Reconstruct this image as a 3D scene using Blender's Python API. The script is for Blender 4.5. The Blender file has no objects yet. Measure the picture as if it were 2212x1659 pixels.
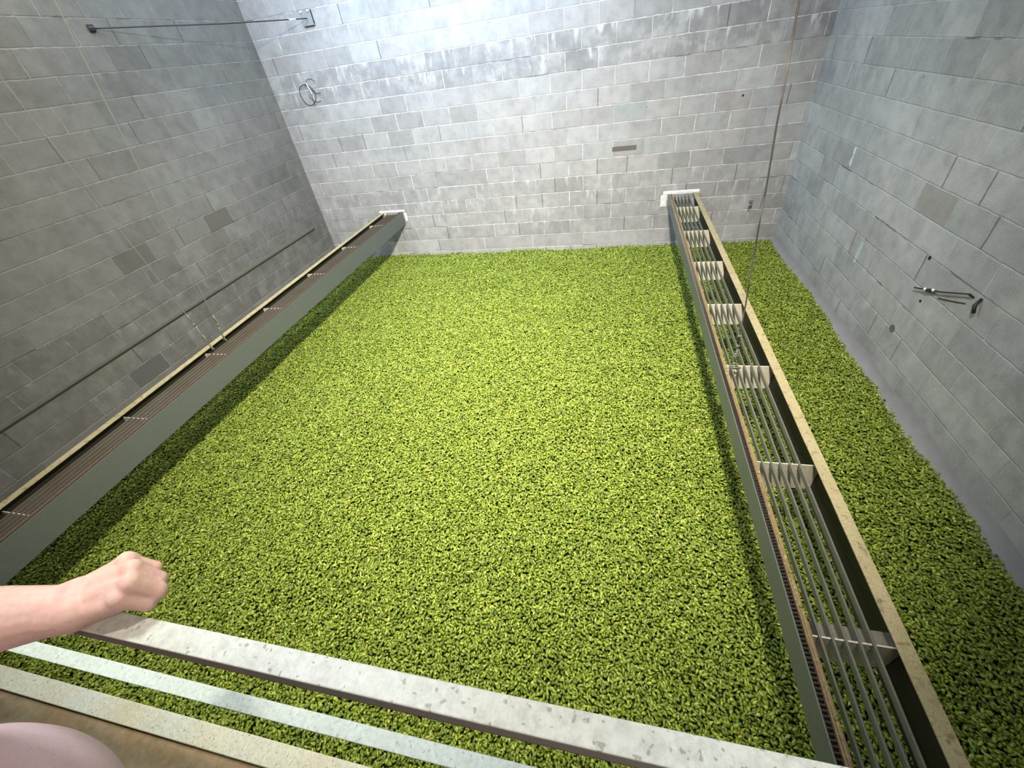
import bpy, bmesh, math, random
import numpy as np
from mathutils import Vector, Matrix, noise

S = bpy.context.scene
COL = S.collection
random.seed(7)
rng = np.random.default_rng(11)

# ------------------------------------------------------------------ camera
W = 7.1636          # width of the kiln (x), back wall at y = 0, hop surface z = 0
FRONT = -6.47       # inner face of the front wall
CEIL = 4.75
CAM = Vector((4.9162, -6.4939, 2.5948))
R = ((0.97299, 0.19691, -0.12045), (0.03459, -0.64031, -0.76734), (-0.22822, 0.74245, -0.62983))
cd = bpy.data.cameras.new('camera')
cam = bpy.data.objects.new('camera', cd)
COL.objects.link(cam)
cd.sensor_width = 36.0
cd.lens = 884.21 / 2212 * 36.0
cd.clip_start = 0.02
m = Matrix(((R[0][0], -R[1][0], -R[2][0], CAM.x),
            (R[0][1], -R[1][1], -R[2][1], CAM.y),
            (R[0][2], -R[1][2], -R[2][2], CAM.z),
            (0, 0, 0, 1)))
cam.matrix_world = m
S.camera = cam

# ------------------------------------------------------------------ world, view, lamps
S.view_settings.view_transform = 'Standard'
S.view_settings.look = 'None'
S.view_settings.gamma = 1.0
S.view_settings.use_curve_mapping = False
S.view_settings.exposure = 0.0
wd = bpy.data.worlds.new('world')
S.world = wd
wd.use_nodes = True
wd.node_tree.nodes['Background'].inputs[0].default_value = (0.55, 0.7, 0.9, 1)
wd.node_tree.nodes['Background'].inputs[1].default_value = 0.3


def area(name, loc, target, size, power, color, sy=None, spread=180):
    l = bpy.data.lights.new(name, 'AREA')
    l.energy = power
    l.color = color
    l.size = size
    if sy:
        l.shape = 'RECTANGLE'
        l.size_y = sy
    l.spread = math.radians(spread)
    o = bpy.data.objects.new(name, l)
    COL.objects.link(o)
    o.location = loc
    o.rotation_euler = (Vector(target) - Vector(loc)).to_track_quat('-Z', 'Y').to_euler()
    return o


# floodlight hung from the ceiling just inside the opening, aimed down the kiln
area('flood_lamp', (4.9, -6.03, 4.55), (3.2, -2.0, 0), 0.28, 285, (1.0, 0.94, 0.82), spread=100)
# lamp high on the left wall
area('side_lamp', (0.35, -3.2, 3.95), (5.0, -2.0, 0.8), 1.5, 85, (0.93, 0.97, 1.0))
# daylight from the roof vent over the back wall
area('roof_daylight', (2.8, -1.7, 4.66), (2.9, 0.0, 2.3), 3.0, 300, (0.49, 0.70, 1.0), sy=0.8)
# added fill light above the opening, brightens the rail tops and hand
area('railing_fill', (3.7, -5.6, 4.6), (4.1, -6.4, 2.1), 0.35, 19, (0.90, 0.97, 1.0), spread=110)
# added fill light behind the railing, brightens the shirt and platform floor
area('platform_fill', (5.7, -6.85, 3.5), (4.3, -6.6, 1.6), 0.4, 15, (1.0, 0.95, 0.9))

# ------------------------------------------------------------------ tagging and mesh helpers


def tag(o, label=None, cat=None, group=None, kind=None):
    if label:
        o['label'] = label
    if cat:
        o['category'] = cat
    if group:
        o['group'] = group
    if kind:
        o['kind'] = kind
    return o


def empty(name, loc=(0, 0, 0)):
    o = bpy.data.objects.new(name, None)
    COL.objects.link(o)
    o.location = loc
    o.empty_display_size = 0.1
    return o


class MB:
    def __init__(s):
        s.v = []
        s.f = []

    def box(s, a, b):
        x0, y0, z0 = (min(a[i], b[i]) for i in range(3))
        x1, y1, z1 = (max(a[i], b[i]) for i in range(3))
        n = len(s.v)
        s.v += [(x0, y0, z0), (x1, y0, z0), (x1, y1, z0), (x0, y1, z0), (x0, y0, z1), (x1, y0, z1), (x1, y1, z1), (x0, y1, z1)]
        s.f += [tuple(n + i for i in q) for q in ((0, 3, 2, 1), (4, 5, 6, 7), (0, 1, 5, 4), (1, 2, 6, 5), (2, 3, 7, 6), (3, 0, 4, 7))]
        return s

    def tube(s, pts, r, seg=10, caps=True):
        pts = [Vector(p) for p in pts]
        rs = r if isinstance(r, (list, tuple)) else [r] * len(pts)
        up = None
        rings = []
        for i, p in enumerate(pts):
            if i == 0:
                t = pts[1] - p
            elif i == len(pts) - 1:
                t = p - pts[i - 1]
            else:
                t = (pts[i + 1] - pts[i - 1])
            t.normalize()
            if up is None:
                up = Vector((0, 0, 1)) if abs(t.z) < 0.9 else Vector((1, 0, 0))
            a = t.cross(up)
            a.normalize()
            b = a.cross(t)
            up = b
            n = len(s.v)
            for k in range(seg):
                an = 2 * math.pi * k / seg
                s.v.append(tuple(p + (a * math.cos(an) + b * math.sin(an)) * rs[i]))
            rings.append(n)
        for i in range(len(rings) - 1):
            for k in range(seg):
                k2 = (k + 1) % seg
                s.f.append((rings[i] + k, rings[i] + k2, rings[i + 1] + k2, rings[i + 1] + k))
        if caps:
            s.f.append(tuple(rings[0] + k for k in reversed(range(seg))))
            s.f.append(tuple(rings[-1] + k for k in range(seg)))
        return s

    def ball(s, c, r, sc=(1, 1, 1), nu=12, nv=8):
        n = len(s.v)
        c = Vector(c)
        for j in range(1, nv):
            ph = math.pi * j / nv
            for i in range(nu):
                th = 2 * math.pi * i / nu
                s.v.append((c.x + r * sc[0] * math.sin(ph) * math.cos(th), c.y + r * sc[1] * math.sin(ph) * math.sin(th), c.z + r * sc[2] * math.cos(ph)))
        s.v.append((c.x, c.y, c.z + r * sc[2]))
        s.v.append((c.x, c.y, c.z - r * sc[2]))
        t, b = len(s.v) - 2, len(s.v) - 1
        for j in range(nv - 2):
            for i in range(nu):
                i2 = (i + 1) % nu
                s.f.append((n + j * nu + i, n + (j + 1) * nu + i, n + (j + 1) * nu + i2, n + j * nu + i2))
        for i in range(nu):
            i2 = (i + 1) % nu
            s.f.append((t, n + i, n + i2))
            s.f.append((b, n + (nv - 2) * nu + i2, n + (nv - 2) * nu + i))
        return s

    def build(s, name, mat, parent=None, smooth=False, bevel=0, off=None, seg=2):
        me = bpy.data.meshes.new(name)
        vv = s.v if off is None else [(x - off[0], y - off[1], z - off[2]) for x, y, z in s.v]
        me.from_pydata(vv, [], s.f)
        me.update()
        if smooth:
            me.polygons.foreach_set('use_smooth', [True] * len(me.polygons))
        me.materials.append(mat)
        o = bpy.data.objects.new(name, me)
        COL.objects.link(o)
        if bevel:
            b = o.modifiers.new('bevel', 'BEVEL')
            b.width = bevel
            b.segments = seg
            b.limit_method = 'ANGLE'
        if parent is not None:
            o.parent = parent
        elif off is not None:
            o.location = off
        return o


# ------------------------------------------------------------------ materials
class NT:
    def __init__(s, name):
        s.m = bpy.data.materials.new(name)
        s.m.use_nodes = True
        s.t = s.m.node_tree
        s.b = s.t.nodes['Principled BSDF']
        s.oc = None

    def n(s, typ, **kw):
        x = s.t.nodes.new(typ)
        for k, v in kw.items():
            setattr(x, k, v)
        return x

    def l(s, a, b):
        s.t.links.new(a, b)

    def put(s, sock, v):
        if isinstance(v, bpy.types.NodeSocket):
            s.l(v, sock)
        else:
            if isinstance(v, (tuple, list)) and len(v) == 3 and sock.type == 'RGBA':
                v = (*v, 1)
            sock.default_value = v

    def math(s, op, a, b=0.0, c=None):
        x = s.n('ShaderNodeMath', operation=op)
        s.put(x.inputs[0], a)
        s.put(x.inputs[1], b)
        if c is not None:
            s.put(x.inputs[2], c)
        return x.outputs[0]

    def mix(s, f, a, b, mode='MIX'):
        x = s.n('ShaderNodeMix', data_type='RGBA', blend_type=mode)
        s.put(x.inputs[0], f)
        s.put(x.inputs[6], a)
        s.put(x.inputs[7], b)
        return x.outputs[2]

    def ramp(s, f, stops):
        x = s.n('ShaderNodeValToRGB')
        e = x.color_ramp.elements
        while len(e) < len(stops):
            e.new(0.5)
        for i, (p, c) in enumerate(stops):
            e[i].position = p
            e[i].color = (c, c, c, 1) if not isinstance(c, (tuple, list)) else (*c, 1)
        s.put(x.inputs[0], f)
        return x.outputs[0]

    def obj(s):
        if s.oc is None:
            s.oc = s.n('ShaderNodeTexCoord').outputs['Object']
        return s.oc

    def noise(s, scale, detail=4, rough=0.55, vec=None, stretch=None):
        v = vec or s.obj()
        if stretch:
            mp = s.n('ShaderNodeMapping')
            s.l(v, mp.inputs[0])
            mp.inputs['Scale'].default_value = stretch
            v = mp.outputs[0]
        x = s.n('ShaderNodeTexNoise')
        s.l(v, x.inputs['Vector'])
        x.inputs['Scale'].default_value = scale
        x.inputs['Detail'].default_value = detail
        x.inputs['Roughness'].default_value = rough
        return x.outputs['Fac']

    def bump(s, h, strength=0.3, dist=0.01):
        x = s.n('ShaderNodeBump')
        x.inputs['Strength'].default_value = strength
        x.inputs['Distance'].default_value = dist
        s.l(h, x.inputs['Height'])
        s.l(x.outputs[0], s.b.inputs['Normal'])

    def out(s, color, rough=0.6, metal=0.0, spec=0.5):
        s.put(s.b.inputs['Base Color'], color)
        s.put(s.b.inputs['Roughness'], rough)
        s.put(s.b.inputs['Metallic'], metal)
        s.put(s.b.inputs['Specular IOR Level'], spec)
        return s.m


def block_wall(name, uaxis, even, base, drip_rows, patches=(), seed=0.0, drip_amt=0.7, dirt=None, mortar=(0.62, 0.61, 0.59), bold=1.0, open_joints=1.0):
    """concrete block masonry laid in running bond: 0.4064 x 0.2032 m"""
    t = NT(name)
    sep = t.n('ShaderNodeSeparateXYZ')
    t.l(t.obj(), sep.inputs[0])
    # masons are never exact: let the joints wander by a few millimetres
    wob = t.math('MULTIPLY', t.math('SUBTRACT', t.noise(1.3, 2), 0.5), 0.010)
    wob2 = t.math('MULTIPLY', t.math('SUBTRACT', t.noise(14.0, 3), 0.5), 0.010)
    u = t.math('ADD', t.math('ADD', sep.outputs[uaxis], wob), wob2)
    v = t.math('ADD', t.math('ADD', sep.outputs[2], wob), wob2)
    vr = t.math('DIVIDE', t.math('SUBTRACT', v, 0.0456), 0.2032)
    row = t.math('FLOOR', vr)
    fv = t.math('SUBTRACT', vr, row)
    par = t.math('FLOORED_MODULO', row, 2.0)
    ur = t.math('DIVIDE', t.math('SUBTRACT', t.math('SUBTRACT', u, even), t.math('MULTIPLY', par, 0.2032)), 0.4064)
    col = t.math('FLOOR', ur)
    fu = t.math('SUBTRACT', ur, col)

    def wn(a, b, c):
        cb = t.n('ShaderNodeCombineXYZ')
        t.put(cb.inputs[0], a)
        t.put(cb.inputs[1], b)
        t.put(cb.inputs[2], c)
        x = t.n('ShaderNodeTexWhiteNoise', noise_dimensions='3D')
        t.l(cb.outputs[0], x.inputs[0])
        return x
    w1 = wn(col, row, seed)
    w2 = wn(col, row, seed + 5.5)
    wr = wn(row, 0.0, seed + 9.5)
    # distance to joints in metres
    du = t.math('MULTIPLY', t.math('SUBTRACT', 0.5, t.math('ABSOLUTE', t.math('SUBTRACT', fu, 0.5))), 0.4064)
    dv = t.math('MULTIPLY', t.math('SUBTRACT', 0.5, t.math('ABSOLUTE', t.math('SUBTRACT', fv, 0.5))), 0.2032)
    # bed joints get an id per course, head joints per block side
    headcol = t.math('FLOOR', t.math('ADD', ur, 0.5))
    wh = wn(headcol, row, seed + 2.5)
    bedrow = t.math('FLOOR', t.math('ADD', vr, 0.5))
    wb = wn(bedrow, t.math('FLOOR', t.math('MULTIPLY', u, 0.9)), seed + 3.5)
    jn = t.noise(26.0, 3)
    jw = t.math('MULTIPLY', jn, 0.0075)

    def joint(d, wdt):
        return t.math('SUBTRACT', 1.0, t.math('SMOOTH_MIN', 1.0, t.math('MAXIMUM', 0.0, t.math('MULTIPLY', t.math('SUBTRACT', d, wdt), 320.0)), 0.1))
    jh = joint(du, jw)
    jb = joint(dv, jw)
    # block colour
    tint = t.ramp(w1.outputs[0], [(0.0, tuple(c * 0.80 for c in base)), (0.15, tuple(c * 0.93 for c in base)), (0.5, base), (0.85, tuple(c * 1.05 for c in base)), (1.0, tuple(c * 1.12 for c in base))])
    warm = t.mix(t.math('MULTIPLY', w2.outputs[0], 0.35), tint, (base[0] * 1.06, base[1] * 0.96, base[2] * 0.92))
    big = t.ramp(t.noise(0.9, 3), [(0.3, 0.86), (0.7, 1.1)])
    c = t.mix(1.0, warm, big, 'MULTIPLY')
    blot = t.ramp(t.noise(7.0, 5, 0.62), [(0.3, 0.80), (0.5, 1.0), (0.72, 1.16)])
    c = t.mix(0.85, c, blot, 'MULTIPLY')
    grain = t.ramp(t.noise(170.0, 3, 0.7), [(0.25, 0.68), (0.5, 1.0), (0.75, 1.3)])
    c = t.mix(0.75, c, grain, 'MULTIPLY')
    # damp dark edges and lime runs on chosen courses
    rm = 0.0
    for (r0, r1, amt) in drip_rows:
        g = t.math('MULTIPLY', t.math('GREATER_THAN', row, r0 - 0.5), t.math('LESS_THAN', row, r1 + 0.5))
        rm = t.math('ADD', rm, t.math('MULTIPLY', g, amt))
    st = (1.0, 1.0, 0.28)
    dk = t.ramp(t.noise(5.5, 4, 0.6), [(0.40, 0.0), (0.58, 1.0)])
    c = t.mix(t.math('MULTIPLY', t.math('MULTIPLY', rm, dk), 0.55), c, tuple(x * 0.55 for x in base))
    # lime streaks hang below the bed joint and beside the webs
    streak = t.ramp(t.noise(11.0, 4, 0.6, stretch=st), [(0.55, 0.0), (0.68, 1.0)])
    sfade = t.math('MULTIPLY', streak, t.ramp(fv, [(0.1, 0.15), (1.0, 1.0)]))
    web = t.math('MULTIPLY', t.math('SUBTRACT', 1.0, t.math('MINIMUM', 1.0, t.math('MULTIPLY', t.math('ABSOLUTE', t.math('SUBTRACT', fu, 0.5)), 14.0))), t.ramp(w2.outputs[0], [(0.5, 0.0), (0.6, 1.0)]))
    sfade = t.math('MAXIMUM', sfade, t.math('MULTIPLY', t.math('MULTIPLY', web, streak), 0.8))
    c = t.mix(t.math('MULTIPLY', t.math('MULTIPLY', rm, sfade), drip_amt), c, tuple(min(0.8, x * 2.1) for x in base))
    # joints: mostly pale, some dark and open, some nearly vanished
    jbr = t.ramp(wb.outputs[0], [(0.0, 0.35), (0.3, 0.65), (0.6, 1.0)])
    jhr = t.ramp(wh.outputs[0], [(0.25, 0.08), (0.55, 0.6), (0.8, 1.0)])
    worn = t.ramp(t.noise(9.0, 3), [(0.36, 0.25), (0.6, 1.0)])
    c = t.mix(t.math('MULTIPLY', t.math('MULTIPLY', t.math('MULTIPLY', jb, jbr), worn), bold), c, mortar)
    c = t.mix(t.math('MULTIPLY', t.math('MULTIPLY', t.math('MULTIPLY', jh, jhr), worn), bold), c, mortar)
    gap = t.ramp(wh.outputs[0], [(0.10, 1.0), (0.14, 0.0)])
    gapb = t.math('MULTIPLY', t.ramp(wb.outputs[0], [(0.13, 1.0), (0.18, 0.0)]), t.ramp(t.noise(3.0, 2), [(0.5, 0.0), (0.6, 1.0)]))
    gm = t.math('MAXIMUM', t.math('MULTIPLY', jh, gap), t.math('MULTIPLY', jb, gapb))
    c = t.mix(t.math('MULTIPLY', gm, 0.8 * open_joints), c, (0.05, 0.05, 0.045))
    # single marked blocks and stains: (u, v, half u, half v, colour, strength)
    for (pu, pv, hu, hv, pc, ps) in patches:
        a = t.math('LESS_THAN', t.math('ABSOLUTE', t.math('SUBTRACT', u, pu)), hu)
        b = t.math('LESS_THAN', t.math('ABSOLUTE', t.math('SUBTRACT', v, pv)), hv)
        k = t.math('MULTIPLY', t.math('MULTIPLY', a, b), ps)
        if hu < 0.1:
            k = t.math('MULTIPLY', k, t.ramp(t.noise(16.0, 2), [(0.35, 0.2), (0.55, 1.0)]))
        c = t.mix(k, c, pc)
    # pinholes
    vor = t.n('ShaderNodeTexVoronoi')
    t.l(t.obj(), vor.inputs['Vector'])
    vor.inputs['Scale'].default_value = 3.6
    pin = t.math('LESS_THAN', vor.outputs['Distance'], 0.028)
    pin = t.math('MULTIPLY', pin, t.math('GREATER_THAN', t.math('ADD', t.noise(2.1, 1), 0.0), 0.56))
    c = t.mix(t.math('MULTIPLY', pin, 0.8), c, (0.04, 0.04, 0.035))
    # relief
    jm = t.math('MAXIMUM', jb, jh)
    h = t.math('SUBTRACT', t.math('MULTIPLY', t.noise(150.0, 4, 0.7), 0.16), t.math('MULTIPLY', jm, 0.35))
    h = t.math('SUBTRACT', h, gm)
    h = t.math('ADD', h, t.math('MULTIPLY', t.noise(10.0, 4), 0.25))
    h = t.math('ADD', h, t.math('MULTIPLY', w2.outputs[0], 0.25))
    t.bump(h, 0.75, 0.012)
    return t.out(c, 0.92, 0, 0.2)


def simple(name, col, rough=0.6, metal=0.0, var=0.15, scale=20.0, spec=0.5, bump=0.0):
    t = NT(name)
    n = t.noise(scale, 4)
    c = t.mix(n, tuple(x * (1 - var) for x in col), tuple(min(1, x * (1 + var)) for x in col))
    if bump:
        t.bump(t.noise(scale * 3, 4), bump, 0.003)
    return t.out(c, rough, metal, spec)


def painted(name, col, chip, under, rough=0.45, scale=30.0, chipamt=(0.60, 0.66), yell=None, stretch=None, bump=0.25):
    """paint with chips showing the metal beneath and hop-oil yellowing"""
    t = NT(name)
    n = t.noise(3.0, 3)
    c = t.mix(t.ramp(n, [(0.3, 0.0), (0.7, 1.0)]), col, yell or tuple(x * 0.88 for x in col))
    fine = t.ramp(t.noise(110.0, 5, 0.72), [(0.34, 0.72), (0.6, 1.06)])
    c = t.mix(0.75, c, fine, 'MULTIPLY')
    grime = t.ramp(t.noise(14.0, 4, 0.6), [(0.45, 0.0), (0.75, 1.0)])
    c = t.mix(t.math('MULTIPLY', grime, 0.4), c, tuple(0.6 * a + 0.4 * b for a, b in zip(yell or col, under)))
    sp = t.ramp(t.noise(130.0, 2, 0.5), [(0.63, 0.0), (0.68, 1.0)])
    c = t.mix(t.math('MULTIPLY', sp, 0.7), c, chip)
    ch = t.ramp(t.noise(scale, 5, 0.65, stretch=stretch), [(chipamt[0], 0.0), (chipamt[1], 1.0)])
    c = t.mix(ch, c, under)
    h = t.math('ADD', t.math('MULTIPLY', t.noise(60.0, 4), 0.4), t.math('MULTIPLY', ch, -0.6))
    t.bump(h, bump, 0.002)
    return t.out(c, rough, 0, 0.5)


B_BASE = (0.39, 0.385, 0.38)
M_back = block_wall('block_wall_back', 0, 0.3956, B_BASE, [(11, 12, 1.0), (1, 4, 0.6), (14, 15, 0.3)], seed=1.0, open_joints=0.55, mortar=(0.72, 0.71, 0.69),
                    patches=[(5.05, 1.78, 0.20, 0.10, (0.33, 0.37, 0.36), 0.5), (6.765, 0.50, 0.022, 0.075, (0.06, 0.08, 0.10), 1.0),
                             (5.02, 1.36, 0.16, 0.03, (0.12, 0.11, 0.09), 0.9)])
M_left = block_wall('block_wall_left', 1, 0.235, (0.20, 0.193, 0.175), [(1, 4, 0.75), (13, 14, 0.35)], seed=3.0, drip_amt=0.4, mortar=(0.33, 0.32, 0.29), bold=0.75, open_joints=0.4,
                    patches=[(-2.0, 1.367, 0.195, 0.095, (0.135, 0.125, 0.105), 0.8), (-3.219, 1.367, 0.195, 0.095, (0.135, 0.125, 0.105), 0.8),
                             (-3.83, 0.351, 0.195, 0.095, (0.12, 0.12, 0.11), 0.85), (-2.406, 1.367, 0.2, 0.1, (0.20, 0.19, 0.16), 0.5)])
M_right = block_wall('block_wall_right', 1, 0.1934, (0.385, 0.39, 0.378), [(1, 3, 0.3), (6, 6, 0.3), (9, 10, 0.35)], seed=4.0, drip_amt=0.55, mortar=(0.54, 0.56, 0.54), bold=0.6, open_joints=0.7,
                     patches=[(-2.87, 1.367, 0.195, 0.095, (0.25, 0.225, 0.195), 0.5), (-1.45, 1.38, 0.022, 0.080, (0.66, 0.72, 0.70), 0.9),
                             
                              (-2.2, 0.73, 0.025, 0.10, (0.50, 0.56, 0.54), 0.8)])
M_front = block_wall('block_wall_front', 0, 0.2, (0.31, 0.30, 0.28), [(1, 3, 0.4)], seed=6.0)
M_foot_band = simple('wall_foot_band', (0.33, 0.315, 0.32), 0.9, 0, 0.18, 9.0, 0.2, 0.2)
M_ceil = simple('ceiling_boards', (0.35, 0.33, 0.29), 0.85, 0, 0.2, 3.0, 0.2)
M_ledge = simple('cement_ledge_shade', (0.13, 0.125, 0.105), 0.9, 0, 0.2, 12.0, 0.2, 0.2)  # dark colour carries the shadow band along the ledge
M_floor = simple('dark_kiln_deck', (0.05, 0.07, 0.02), 0.9, 0, 0.3, 12.0, 0.1)
M_bed = simple('gap_shade_base', (0.010, 0.018, 0.002), 0.95, 0, 0.4, 60.0, 0.1, 0.5)  # near black base colour makes the gaps between cones read as deep shade
M_plaster = simple('mortar_white', (0.74, 0.73, 0.70), 0.9, 0, 0.12, 30.0, 0.2, 0.5)
M_grey = painted('grey_paint', (0.115, 0.13, 0.117), (0.12, 0.13, 0.12), (0.10, 0.08, 0.06), 0.42, 18.0, (0.72, 0.75), (0.12, 0.135, 0.12))
M_tan = painted('hop_stained_cream', (0.50, 0.425, 0.25), (0.16, 0.10, 0.05), (0.22, 0.15, 0.07), 0.55, 26.0, (0.54, 0.68), (0.40, 0.335, 0.17), bump=0.5)
M_rust = painted('rust_edge', (0.285, 0.20, 0.10), (0.12, 0.08, 0.03), (0.40, 0.32, 0.17), 0.6, 60.0, (0.52, 0.64), (0.22, 0.155, 0.07), bump=0.9)
M_rod = painted('grey_rod', (0.12, 0.13, 0.10), (0.12, 0.12, 0.08), (0.13, 0.10, 0.06), 0.42, 40.0, (0.68, 0.72), (0.17, 0.165, 0.13))
M_gusset = simple('dim_gusset', (0.22, 0.20, 0.16), 0.8, 0, 0.3, 40.0, 0.2)  # darker grey stands for the dim light and streak shadows on it
M_strip_dark = simple('dark_strip', (0.10, 0.07, 0.045), 0.7, 0, 0.4, 50.0, 0.3, 0.3)  # darker brown strip used on the left trough
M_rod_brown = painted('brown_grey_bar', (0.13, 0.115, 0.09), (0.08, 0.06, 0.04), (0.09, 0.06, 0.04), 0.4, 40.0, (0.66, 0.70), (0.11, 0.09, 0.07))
M_cross = painted('cream_plate', (0.66, 0.60, 0.49), (0.3, 0.25, 0.17), (0.32, 0.27, 0.18), 0.6, 40.0, (0.72, 0.76), (0.60, 0.55, 0.43))
M_chain = simple('oiled_chain', (0.13, 0.10, 0.08), 0.38, 0.7, 0.4, 60.0)
M_dark = simple('dark_inside', (0.018, 0.015, 0.009), 0.7, 0, 0.4, 30.0)  # near black, for the inner web and chain tray
M_white = painted('white_rail_paint', (0.77, 0.82, 0.80), (0.30, 0.27, 0.22), (0.30, 0.22, 0.16), 0.42, 95.0, (0.70, 0.74), (0.74, 0.71, 0.60), stretch=(0.5, 1, 1))
M_white2 = painted('white_midrail_paint', (0.56, 0.64, 0.60), (0.3, 0.3, 0.28), (0.20, 0.17, 0.13), 0.45, 24.0, (0.72, 0.75), (0.54, 0.60, 0.54), stretch=(0.5, 1, 1))
M_kerb = painted('white_kerb_paint', (0.58, 0.61, 0.54), (0.2, 0.17, 0.13), (0.20, 0.14, 0.09), 0.5, 20.0, (0.68, 0.71), (0.60, 0.57, 0.40), stretch=(0.5, 1, 1))
M_under = simple('rusty_shade_brown', (0.075, 0.045, 0.028), 0.8, 0, 0.4, 40.0, 0.3, 0.4)  # rust brown, set darker for the shade on the rails' near faces
M_cable = simple('steel_cable', (0.24, 0.235, 0.21), 0.5, 0.3, 0.3, 120.0)
M_cable_r = NT('rusty_cable')
_s = M_cable_r.n('ShaderNodeSeparateXYZ')
M_cable_r.l(M_cable_r.obj(), _s.inputs[0])
M_cable_r = M_cable_r.out(M_cable_r.mix(M_cable_r.ramp(M_cable_r.noise(4.0, 3), [(0.38, 0.0), (0.55, 1.0)]), (0.15, 0.14, 0.12), (0.045, 0.035, 0.03)), 0.6, 0.2)
M_steel = simple('bright_steel', (0.72, 0.72, 0.69), 0.25, 0.85, 0.2, 60.0)
M_black = simple('black_iron', (0.03, 0.028, 0.026), 0.55, 0.2, 0.3, 50.0)
M_porc = simple('white_insulator', (0.85, 0.85, 0.82), 0.3, 0, 0.05, 30.0)
M_pink = NT('pink_knit')
_t = M_pink
_c = _t.mix(_t.noise(260.0, 3), (0.78, 0.52, 0.57), (0.92, 0.68, 0.73))
_t.bump(_t.noise(420.0, 2), 0.35, 0.001)
M_pink = _t.out(_c, 0.95, 0, 0.1)
_t = NT('skin')
_c = _t.mix(_t.ramp(_t.noise(28.0, 3), [(0.35, 0.0), (0.65, 1.0)]), (0.72, 0.47, 0.375), (0.78, 0.50, 0.43))
_f = _t.ramp(_t.noise(240.0, 3), [(0.3, 0.9), (0.7, 1.06)])
_c = _t.mix(0.7, _c, _f, 'MULTIPLY')
_red = _t.ramp(_t.noise(45.0, 2), [(0.45, 0.0), (0.7, 1.0)])
_c = _t.mix(_t.math('MULTIPLY', _red, 0.35), _c, (0.74, 0.36, 0.30))
_t.bump(_t.noise(500.0, 3), 0.12, 0.001)
_t.b.inputs['Subsurface Weight'].default_value = 0.25
_t.b.inputs['Subsurface Radius'].default_value = (0.012, 0.005, 0.003)
_t.b.inputs['Subsurface Scale'].default_value = 0.5
M_skin = _t.out(_c, 0.5, 0, 0.4)
M_denim = simple('dark_denim', (0.05, 0.07, 0.12), 0.9, 0, 0.3, 120.0, 0.2)
M_shoe = simple('shoe_rubber', (0.06, 0.06, 0.06), 0.6)
M_hair = simple('brown_hair', (0.09, 0.05, 0.03), 0.5, 0, 0.3, 80.0)
M_eye = simple('eye_white', (0.8, 0.8, 0.78), 0.2, 0, 0.02)
_t = NT('worn_plywood')
_w = _t.noise(6.0, 6, 0.65, stretch=(1.0, 2.6, 1.0))
_c = _t.ramp(_w, [(0.3, (0.20, 0.165, 0.105)), (0.5, (0.30, 0.25, 0.165)), (0.7, (0.40, 0.33, 0.21))])
_n = _t.ramp(_t.noise(1.7, 3), [(0.42, 0.0), (0.6, 1.0)])
_c = _t.mix(_t.math('MULTIPLY', _n, 0.6), _c, (0.38, 0.25, 0.12))
_c = _t.mix(0.6, _c, _t.ramp(_t.noise(50.0, 4), [(0.3, 0.7), (0.7, 1.2)]), 'MULTIPLY')
_t.bump(_w, 0.3, 0.003)
M_ply = _t.out(_c, 0.7, 0, 0.3)


def hop_material(name, object_random=True):
    t = NT(name)
    oi = t.n('ShaderNodeObjectInfo')
    c = t.ramp(oi.outputs['Random'], [(0.0, (0.055, 0.105, 0.006)), (0.25, (0.115, 0.185, 0.010)), (0.6, (0.195, 0.285, 0.018)), (0.88, (0.31, 0.40, 0.034)), (0.985, (0.50, 0.56, 0.09)), (1.0, (0.34, 0.24, 0.06))])
    at = t.n('ShaderNodeAttribute', attribute_name='tip')
    c = t.mix(t.math('MULTIPLY', at.outputs['Fac'], 0.45), c, (0.55, 0.60, 0.12))
    t.b.inputs['Subsurface Weight'].default_value = 0.0
    return t.out(c, 0.38, 0, 0.6)


M_hop = hop_material('hop_cone_green')

# ------------------------------------------------------------------ the room
wl = MB().box((-0.2, 0.2, -0.25), (0, FRONT - 0.2, CEIL))
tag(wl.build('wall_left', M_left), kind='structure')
tag(MB().box((W, 0.2, -0.25), (W + 0.2, FRONT - 0.2, CEIL)).build('wall_right', M_right), kind='structure')
tag(MB().box((0, 0, -0.25), (W, 0.2, CEIL)).build('wall_back', M_back), kind='structure')
fw = MB()
OX0, OX1, OZ0, OZ1 = 1.2, 6.75, 0.93, 3.6     # opening to the operator's platform
fw.box((0, FRONT, -0.25), (W, FRONT - 0.2, 0.87))
fw.box((0, FRONT, 0.87), (OX0, FRONT - 0.2, CEIL))
fw.box((OX1, FRONT, 0.87), (W, FRONT - 0.2, CEIL))
fw.box((OX0, FRONT, OZ1), (OX1, FRONT - 0.2, CEIL))
tag(fw.build('wall_front', M_front), kind='structure')
cl = MB()
cl.box((0, 0, CEIL), (W, FRONT - 0.2, CEIL + 0.15))
tag(cl.build('ceiling', M_ceil), kind='structure')
tag(MB().box((0, 0, -0.25), (W, FRONT, -0.2)).build('floor', M_floor), kind='structure')
tag(MB().box((OX0, FRONT + 0.006, 0.87), (OX1, -9.2, 0.93)).build('floor_platform', M_ply), kind='structure')
tag(MB().box((OX0 - 0.15, FRONT - 0.2, 0.87), (OX0, -9.2, OZ1)).box((OX1, FRONT - 0.2, 0.87), (OX1 + 0.15, -9.2, OZ1)).box((OX0 - 0.15, -9.2, 0.87), (OX1 + 0.15, -9.35, OZ1)).build('wall_platform', M_front), kind='structure')
tag(MB().box((OX0 - 0.15, FRONT - 0.2, OZ1), (OX1 + 0.15, -9.35, OZ1 + 0.12)).build('ceiling_platform', M_ceil), kind='structure')

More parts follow.
